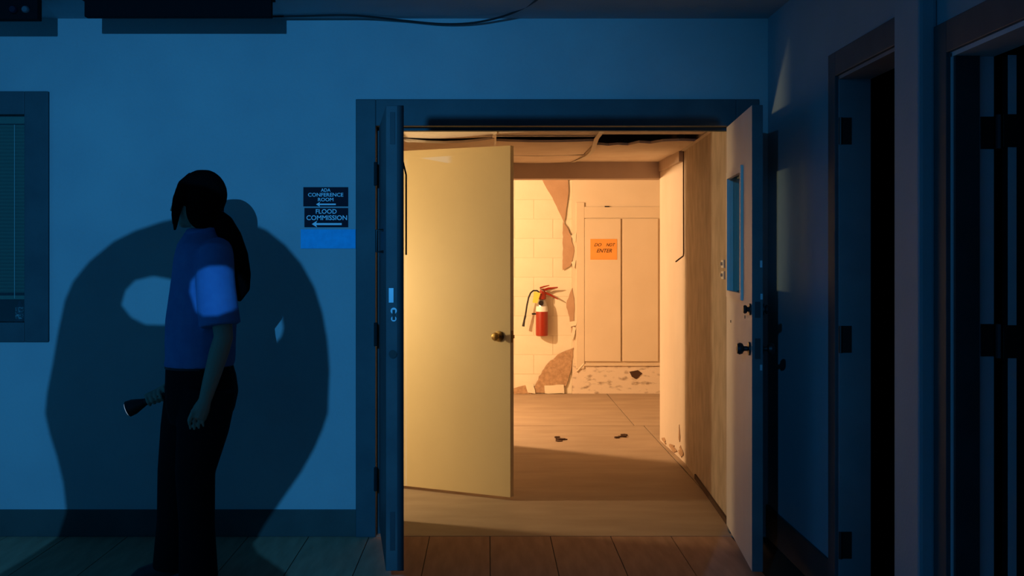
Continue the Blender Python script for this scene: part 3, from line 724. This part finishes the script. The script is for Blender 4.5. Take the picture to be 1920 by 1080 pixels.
# the cap's front is trimmed by keeping the face in front of it
hme = remeshed(hr_, .007, 4); hme.transform(Matrix.Translation(-ORG[pr.name]))
ho = obj('hair', hme, M['hair'], pr, True)
pt = MB().tube([B(404, 402, PY), B(418, 418, PY - .02), B(432, 445, PY - .035), B(444, 480, PY - .05), B(452, 515, PY - .06), B(455, 542, PY - .06), B(448, 566, PY - .06)], [.032, .045, .050, .050, .043, .032, .008], 14)
pme = remeshed(pt, .007, 4); pme.transform(Matrix.Translation(-ORG[pr.name]))
obj('ponytail', pme, M['hair'], ho, True)
obj('hair_tie', MB().tube([B(402, 401, PY), B(409, 408, PY - .008)], .036, 14), M['shirt'], ho, True)

# torch in her hand
th_ = empty('flashlight', tq0); tag(th_, 'black torch held low in the woman\'s hand, pale lens at its tip', 'flashlight')
L = (tq1 - tq0).length
obj('barrel', MB().tube([tq0 - TA * .035, tq0 + TA * (L - .075)], .0165, 16), M['rubber'], th_, True)
obj('torch_head', MB().tube([tq0 + TA * (L - .078), tq0 + TA * (L - .06), tq0 + TA * (L - .03), tq0 + TA * L], [.018, .024, .034, .036], 18), M['rubber'], th_, True)
obj('lens', MB().tube([tq0 + TA * L, tq0 + TA * (L + .004)], [.033, .030], 18), M['lens'], th_, True)

# ------------------------------------------------------------------ added flat jar beside the lamp, behind the viewer: cut to throw the round shadow
YC = -6.2
def proj(W):
    t = (YC - LAMP.y) / (W.y - LAMP.y); q = LAMP + (W - LAMP) * t; return (q.x, q.z)
def on_floor(x, y):
    d = CZ * F / (y - VY); return at(x, y, d + CY)
outl = [(128, 955), (122, 900), (110, 850), (97, 810), (88, 770), (92, 730), (102, 680), (112, 620), (125, 560), (140, 525), (170, 488), (210, 455), (250, 435), (300, 418), (345, 408), (400, 404), (450, 412), (500, 434), (535, 462), (565, 497), (590, 542), (605, 590), (614, 640), (618, 690), (615, 770), (605, 800), (590, 835), (565, 880), (530, 930), (500, 975), (487, 997)]
o_w = [proj(at(x, y, 0)) for x, y in outl]
o_f = [proj(on_floor(x, y)) for x, y in ((470, 1024), (480, 1042), (535, 1080))] 
l_f = [proj(on_floor(x, y)) for x, y in ((0, 1077), (60, 1040), (108, 1008))]
poly = o_w + o_f + [(o_f[-1][0] + .012, o_f[-1][1] - .04), (l_f[0][0] - .0, o_f[-1][1] - .04)] + l_f
h1 = [proj(at(x, y, 0)) for x, y in ((225, 575), (233, 547), (256, 523), (290, 515), (322, 521), (345, 543), (352, 575), (338, 602), (305, 613), (270, 612), (243, 598))]
h2 = [proj(at(x, y, 0)) for x, y in ((426, 612), (430, 588), (446, 572), (470, 564), (498, 562), (516, 570), (528, 590), (532, 612), (527, 634), (511, 652), (487, 664), (460, 664), (438, 648))]
xm = sum(p[0] for p in poly) / len(poly)
ur = tag(empty('shadow_caster', (xm, YC, 0)), 'added flat jar on a slim pedestal behind the viewer, throwing the round wall shadow', 'caster')
obj('caster_plate', vplate([poly, h1, h2], YC, .012, ORG[ur.name], .0), M['caster_mat'], ur)  # added plate, outline projected back from the shadow it throws
zb = o_f[-1][1] - .04
obj('pedestal', MB().rings([((xm, YC, 0), .13, .13), ((xm, YC, .03), .13, .13), ((xm, YC, .05), .06, .06), ((xm, YC, zb - .06), .06, .06), ((xm, YC, zb - .02), .08, .03), ((xm, YC, zb + .005), .085, .03)], 24), M['caster_mat'], ur, True)  # added stand that holds the shadow plate up

# added black flag on a stand between the lamp and the doorway, also behind the viewer
YG = -6.47
def gp(X, Y, Z): t = (YG - LAMP.y) / (Y - LAMP.y); return (LAMP.x + (X - LAMP.x) * t, LAMP.z + (Z - LAMP.z) * t)
g0 = gp(-.312, 0, 2.15); g1 = gp(1.18, 0, 2.15); gz = gp(0, -1.0, 0)[1]
fg = tag(empty('light_flag', ((g0[0] + g1[0]) / 2, YG, 0)), 'added black flag on a thin stand behind the viewer, shading the doorway from the lamp', 'light flag')
xg = (g0[0] + g1[0]) / 2
obj('flag_panel', MB().box(g0[0], g1[0], YG - .006, YG + .006, gz, g0[1], b=.002), M['black'], fg)
obj('stand', MB().rings([((xg, YG, 0), .08, .08), ((xg, YG, .02), .08, .08), ((xg, YG, .03), .012, .012), ((xg, YG, gz + .01), .010, .006)], 16), M['darkmetal'], fg, True)

b_l = M['lens'].node_tree.nodes['Principled BSDF']; b_l.inputs['Emission Color'].default_value = (.6, .8, 1, 1); b_l.inputs['Emission Strength'].default_value = .35
